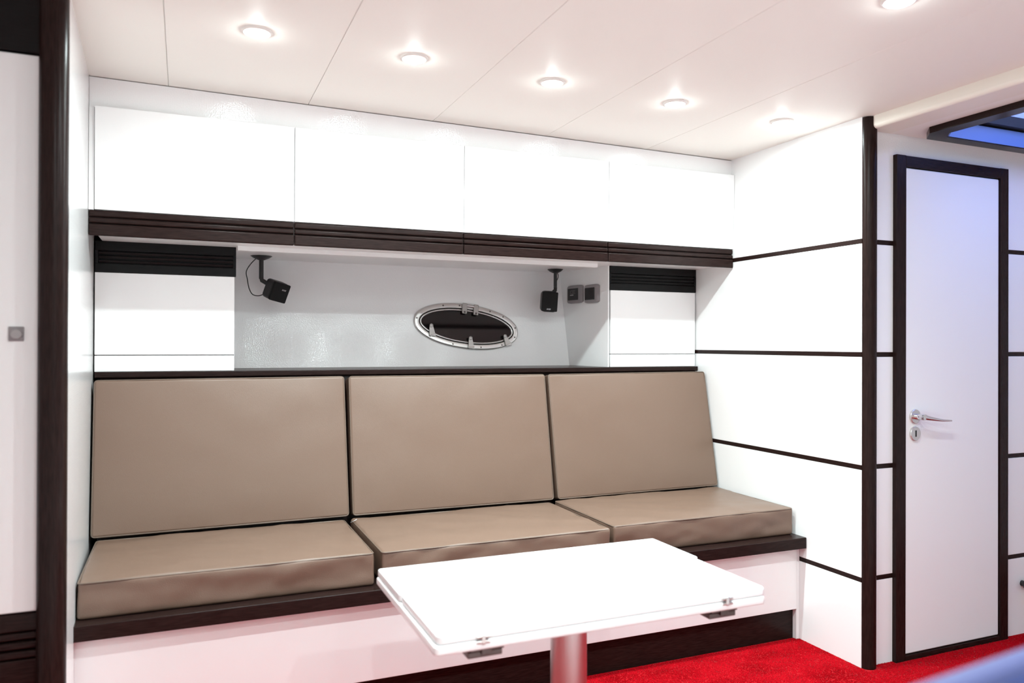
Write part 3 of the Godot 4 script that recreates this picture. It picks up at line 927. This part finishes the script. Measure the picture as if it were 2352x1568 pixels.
# ---------------------------------------------------------------- thermostat and switch on the splayed locker side
func build_switches() -> void:
	var a := Vector3(2.157, 0, 0.150)
	var b := Vector3(2.112, 0, -0.26)
	var along := (a - b).normalized()
	var out := Vector3.UP.cross(along).normalized()
	if out.x > 0: out = -out
	for i in 2:
		var o := thing("wall_control" if i == 0 else "wall_switch", "grey framed thermostat with a dark display, next to the second speaker" if i == 0 else "grey framed black switch, nearest to the right-hand locker", "thermostat" if i == 0 else "switch", Vector3.ZERO, "controls on the locker side")
		var z := -0.112 if i == 0 else 0.034
		var t := (z - b.z) / (a.z - b.z)
		var p := b.lerp(a, t)
		o.transform = Transform3D(Basis(along, Vector3.UP, out), Vector3(p.x, 1.473 if i == 0 else 1.468, p.z) + out * 0.0065)
		var hw := 0.070 if i == 0 else 0.0625
		# bowed frame: ends swell outwards
		var rings := []
		for k in 15:
			var s := k / 14.0 * 2.0 - 1.0
			var x := s * hw
			var hgt := 0.0455 * (1.0 - 0.16 * pow(absf(s), 6))
			var dep := 0.004 + 0.008 * (1.0 - pow(absf(s), 8) * 0.75)
			rings.append([Vector3(x, -hgt, 0), Vector3(x, -hgt + 0.001, dep * 0.8), Vector3(x, -hgt + 0.006, dep), Vector3(x, hgt - 0.006, dep), Vector3(x, hgt - 0.001, dep * 0.8), Vector3(x, hgt, 0)])
		part("frame", skin(begin(), rings), M["grey plastic"], o)
		var ins := part("insert", rbox(begin(), Vector3(-0.008, 0, 0.0105), Vector3(hw * 1.32, 0.060, 0.007), 0.003, 2), M["black plastic"], o)
		if i == 0:
			for q in [[0.0, 0.018, 0.042, 0.0022], [0.0, 0.004, 0.042, 0.0022], [-0.021, 0.011, 0.003, 0.014], [-0.002, 0.011, 0.003, 0.010], [0.010, 0.011, 0.003, 0.010]]:
				part("display_mark", rbox(begin(), Vector3(q[0] - 0.006, q[1], 0.0141), Vector3(q[2], q[3], 0.0005), 0.0001, 1), M["pale print"], ins)
			part("display_mark", rbox(begin(), Vector3(-0.016, -0.004, 0.0141), Vector3(0.03, 0.0042, 0.0005), 0.0001, 1), M["pale badge"], ins)
		else:
			part("rocker", rbox(begin(), Vector3(-0.008, 0, 0.0145), Vector3(hw * 1.15, 0.052, 0.004), 0.0018, 2), M["black plastic"], ins)

# ---------------------------------------------------------------- lamps
func build_downlights() -> void:
	var words := ["leftmost of the five over the sofa", "second from the left of the five over the sofa", "middle of the five over the sofa", "fourth from the left over the sofa", "rightmost of the five, in the corner by the dark post"]
	var spots := []
	var xs := [0.484, 0.948, 1.429, 1.927, 2.43]
	for i in 5: spots.append([xs[i], 1.055 - 0.01 * i + (0.004 if i == 1 else 0.0), words[i]])
	spots.append([1.957, 1.952, "cut off by the top edge of the picture"])
	for q in [[0.98, 1.952, "second row, above the left half of the table"], [1.47, 1.952, "second row, above the right half of the table"], [0.49, 2.85, "third row, left, above the viewer"], [1.47, 2.85, "third row, right, above the blue counter"], [0.98, 3.75, "fourth row, left, behind the viewer"], [1.957, 3.75, "fourth row, right, behind the viewer"], [1.22, 4.6, "last row, by the rear wall"]]:
		spots.append(q)
	for s in spots:
		var y := ceiling_y(s[0])
		var o := thing("downlight", "round recessed ceiling downlight, " + s[2], "ceiling light", Vector3(s[0], y, s[1]), "recessed downlights")
		part("ring", lathe(begin(), [Vector2(0.0335, 0.004), Vector2(0.0335, -0.004), Vector2(0.0365, -0.006), Vector2(0.0425, -0.003), Vector2(0.0435, 0.001)], Transform3D(), 40), M["white lamp ring"], o)
		part("lens", lathe(begin(), [Vector2(0.0, -0.016), Vector2(0.012, -0.0152), Vector2(0.022, -0.0125), Vector2(0.029, -0.0085), Vector2(0.033, -0.003), Vector2(0.0335, 0.003), Vector2(0.0, 0.003)], Transform3D(Basis.from_scale(Vector3(1, 1, 1)), Vector3.ZERO), 40), M["lamp glow"], o)
		var l := AreaLight3D.new()
		l.name = "lamp_light"
		l.area_size = Vector2(0.045, 0.045)
		l.light_energy = 0.64
		l.light_color = Color(0.935, 1.0, 1.0)
		l.area_range = 12.0
		l.area_attenuation = 2.0
		l.shadow_enabled = true
		o.add_child(l)
		l.rotation.x = -PI / 2
		l.position.y = -0.0175
		var b := SpotLight3D.new()   # the reflector's beam
		b.name = "beam_light"
		b.light_energy = 0.85
		b.light_size = 0.02
		b.spot_angle = 62.0
		b.spot_angle_attenuation = 1.0
		b.light_color = Color(0.935, 1.0, 1.0)
		b.spot_range = 12.0
		b.spot_attenuation = 2.0
		b.shadow_enabled = true
		o.add_child(b)
		b.rotation.x = -PI / 2
		b.position.y = -0.0178
		var g := OmniLight3D.new()   # the frosted dome also spills a little light sideways
		g.name = "dome_light"
		g.light_energy = 0.014
		g.light_size = 0.01
		g.light_color = Color(0.935, 1.0, 1.0)
		g.omni_range = 12.0
		g.omni_attenuation = 2.0
		g.shadow_enabled = true
		o.add_child(g)
		g.position.y = -0.0135

# ---------------------------------------------------------------- foreground
func build_counter() -> void:
	var o := thing("counter", "blurred glossy blue counter corner in the near right foreground", "counter", Vector3(1.3, 0, 3.2))
	o.rotation.y = 0.11
	part("body", bx(-0.45, 0.6, 0.0, 0.935, -0.20, 0.36, 0.004), M["white satin laminate"], o)
	part("top", bx(-0.62, 0.68, 0.936, 0.972, -0.27, 0.42, 0.006, 2), M["blue lacquer"], o)
	part("edging", bx(-0.62, 0.68, 0.936, 0.974, -0.298, -0.2705, 0.012, 3), M["pale blue edging"], o)
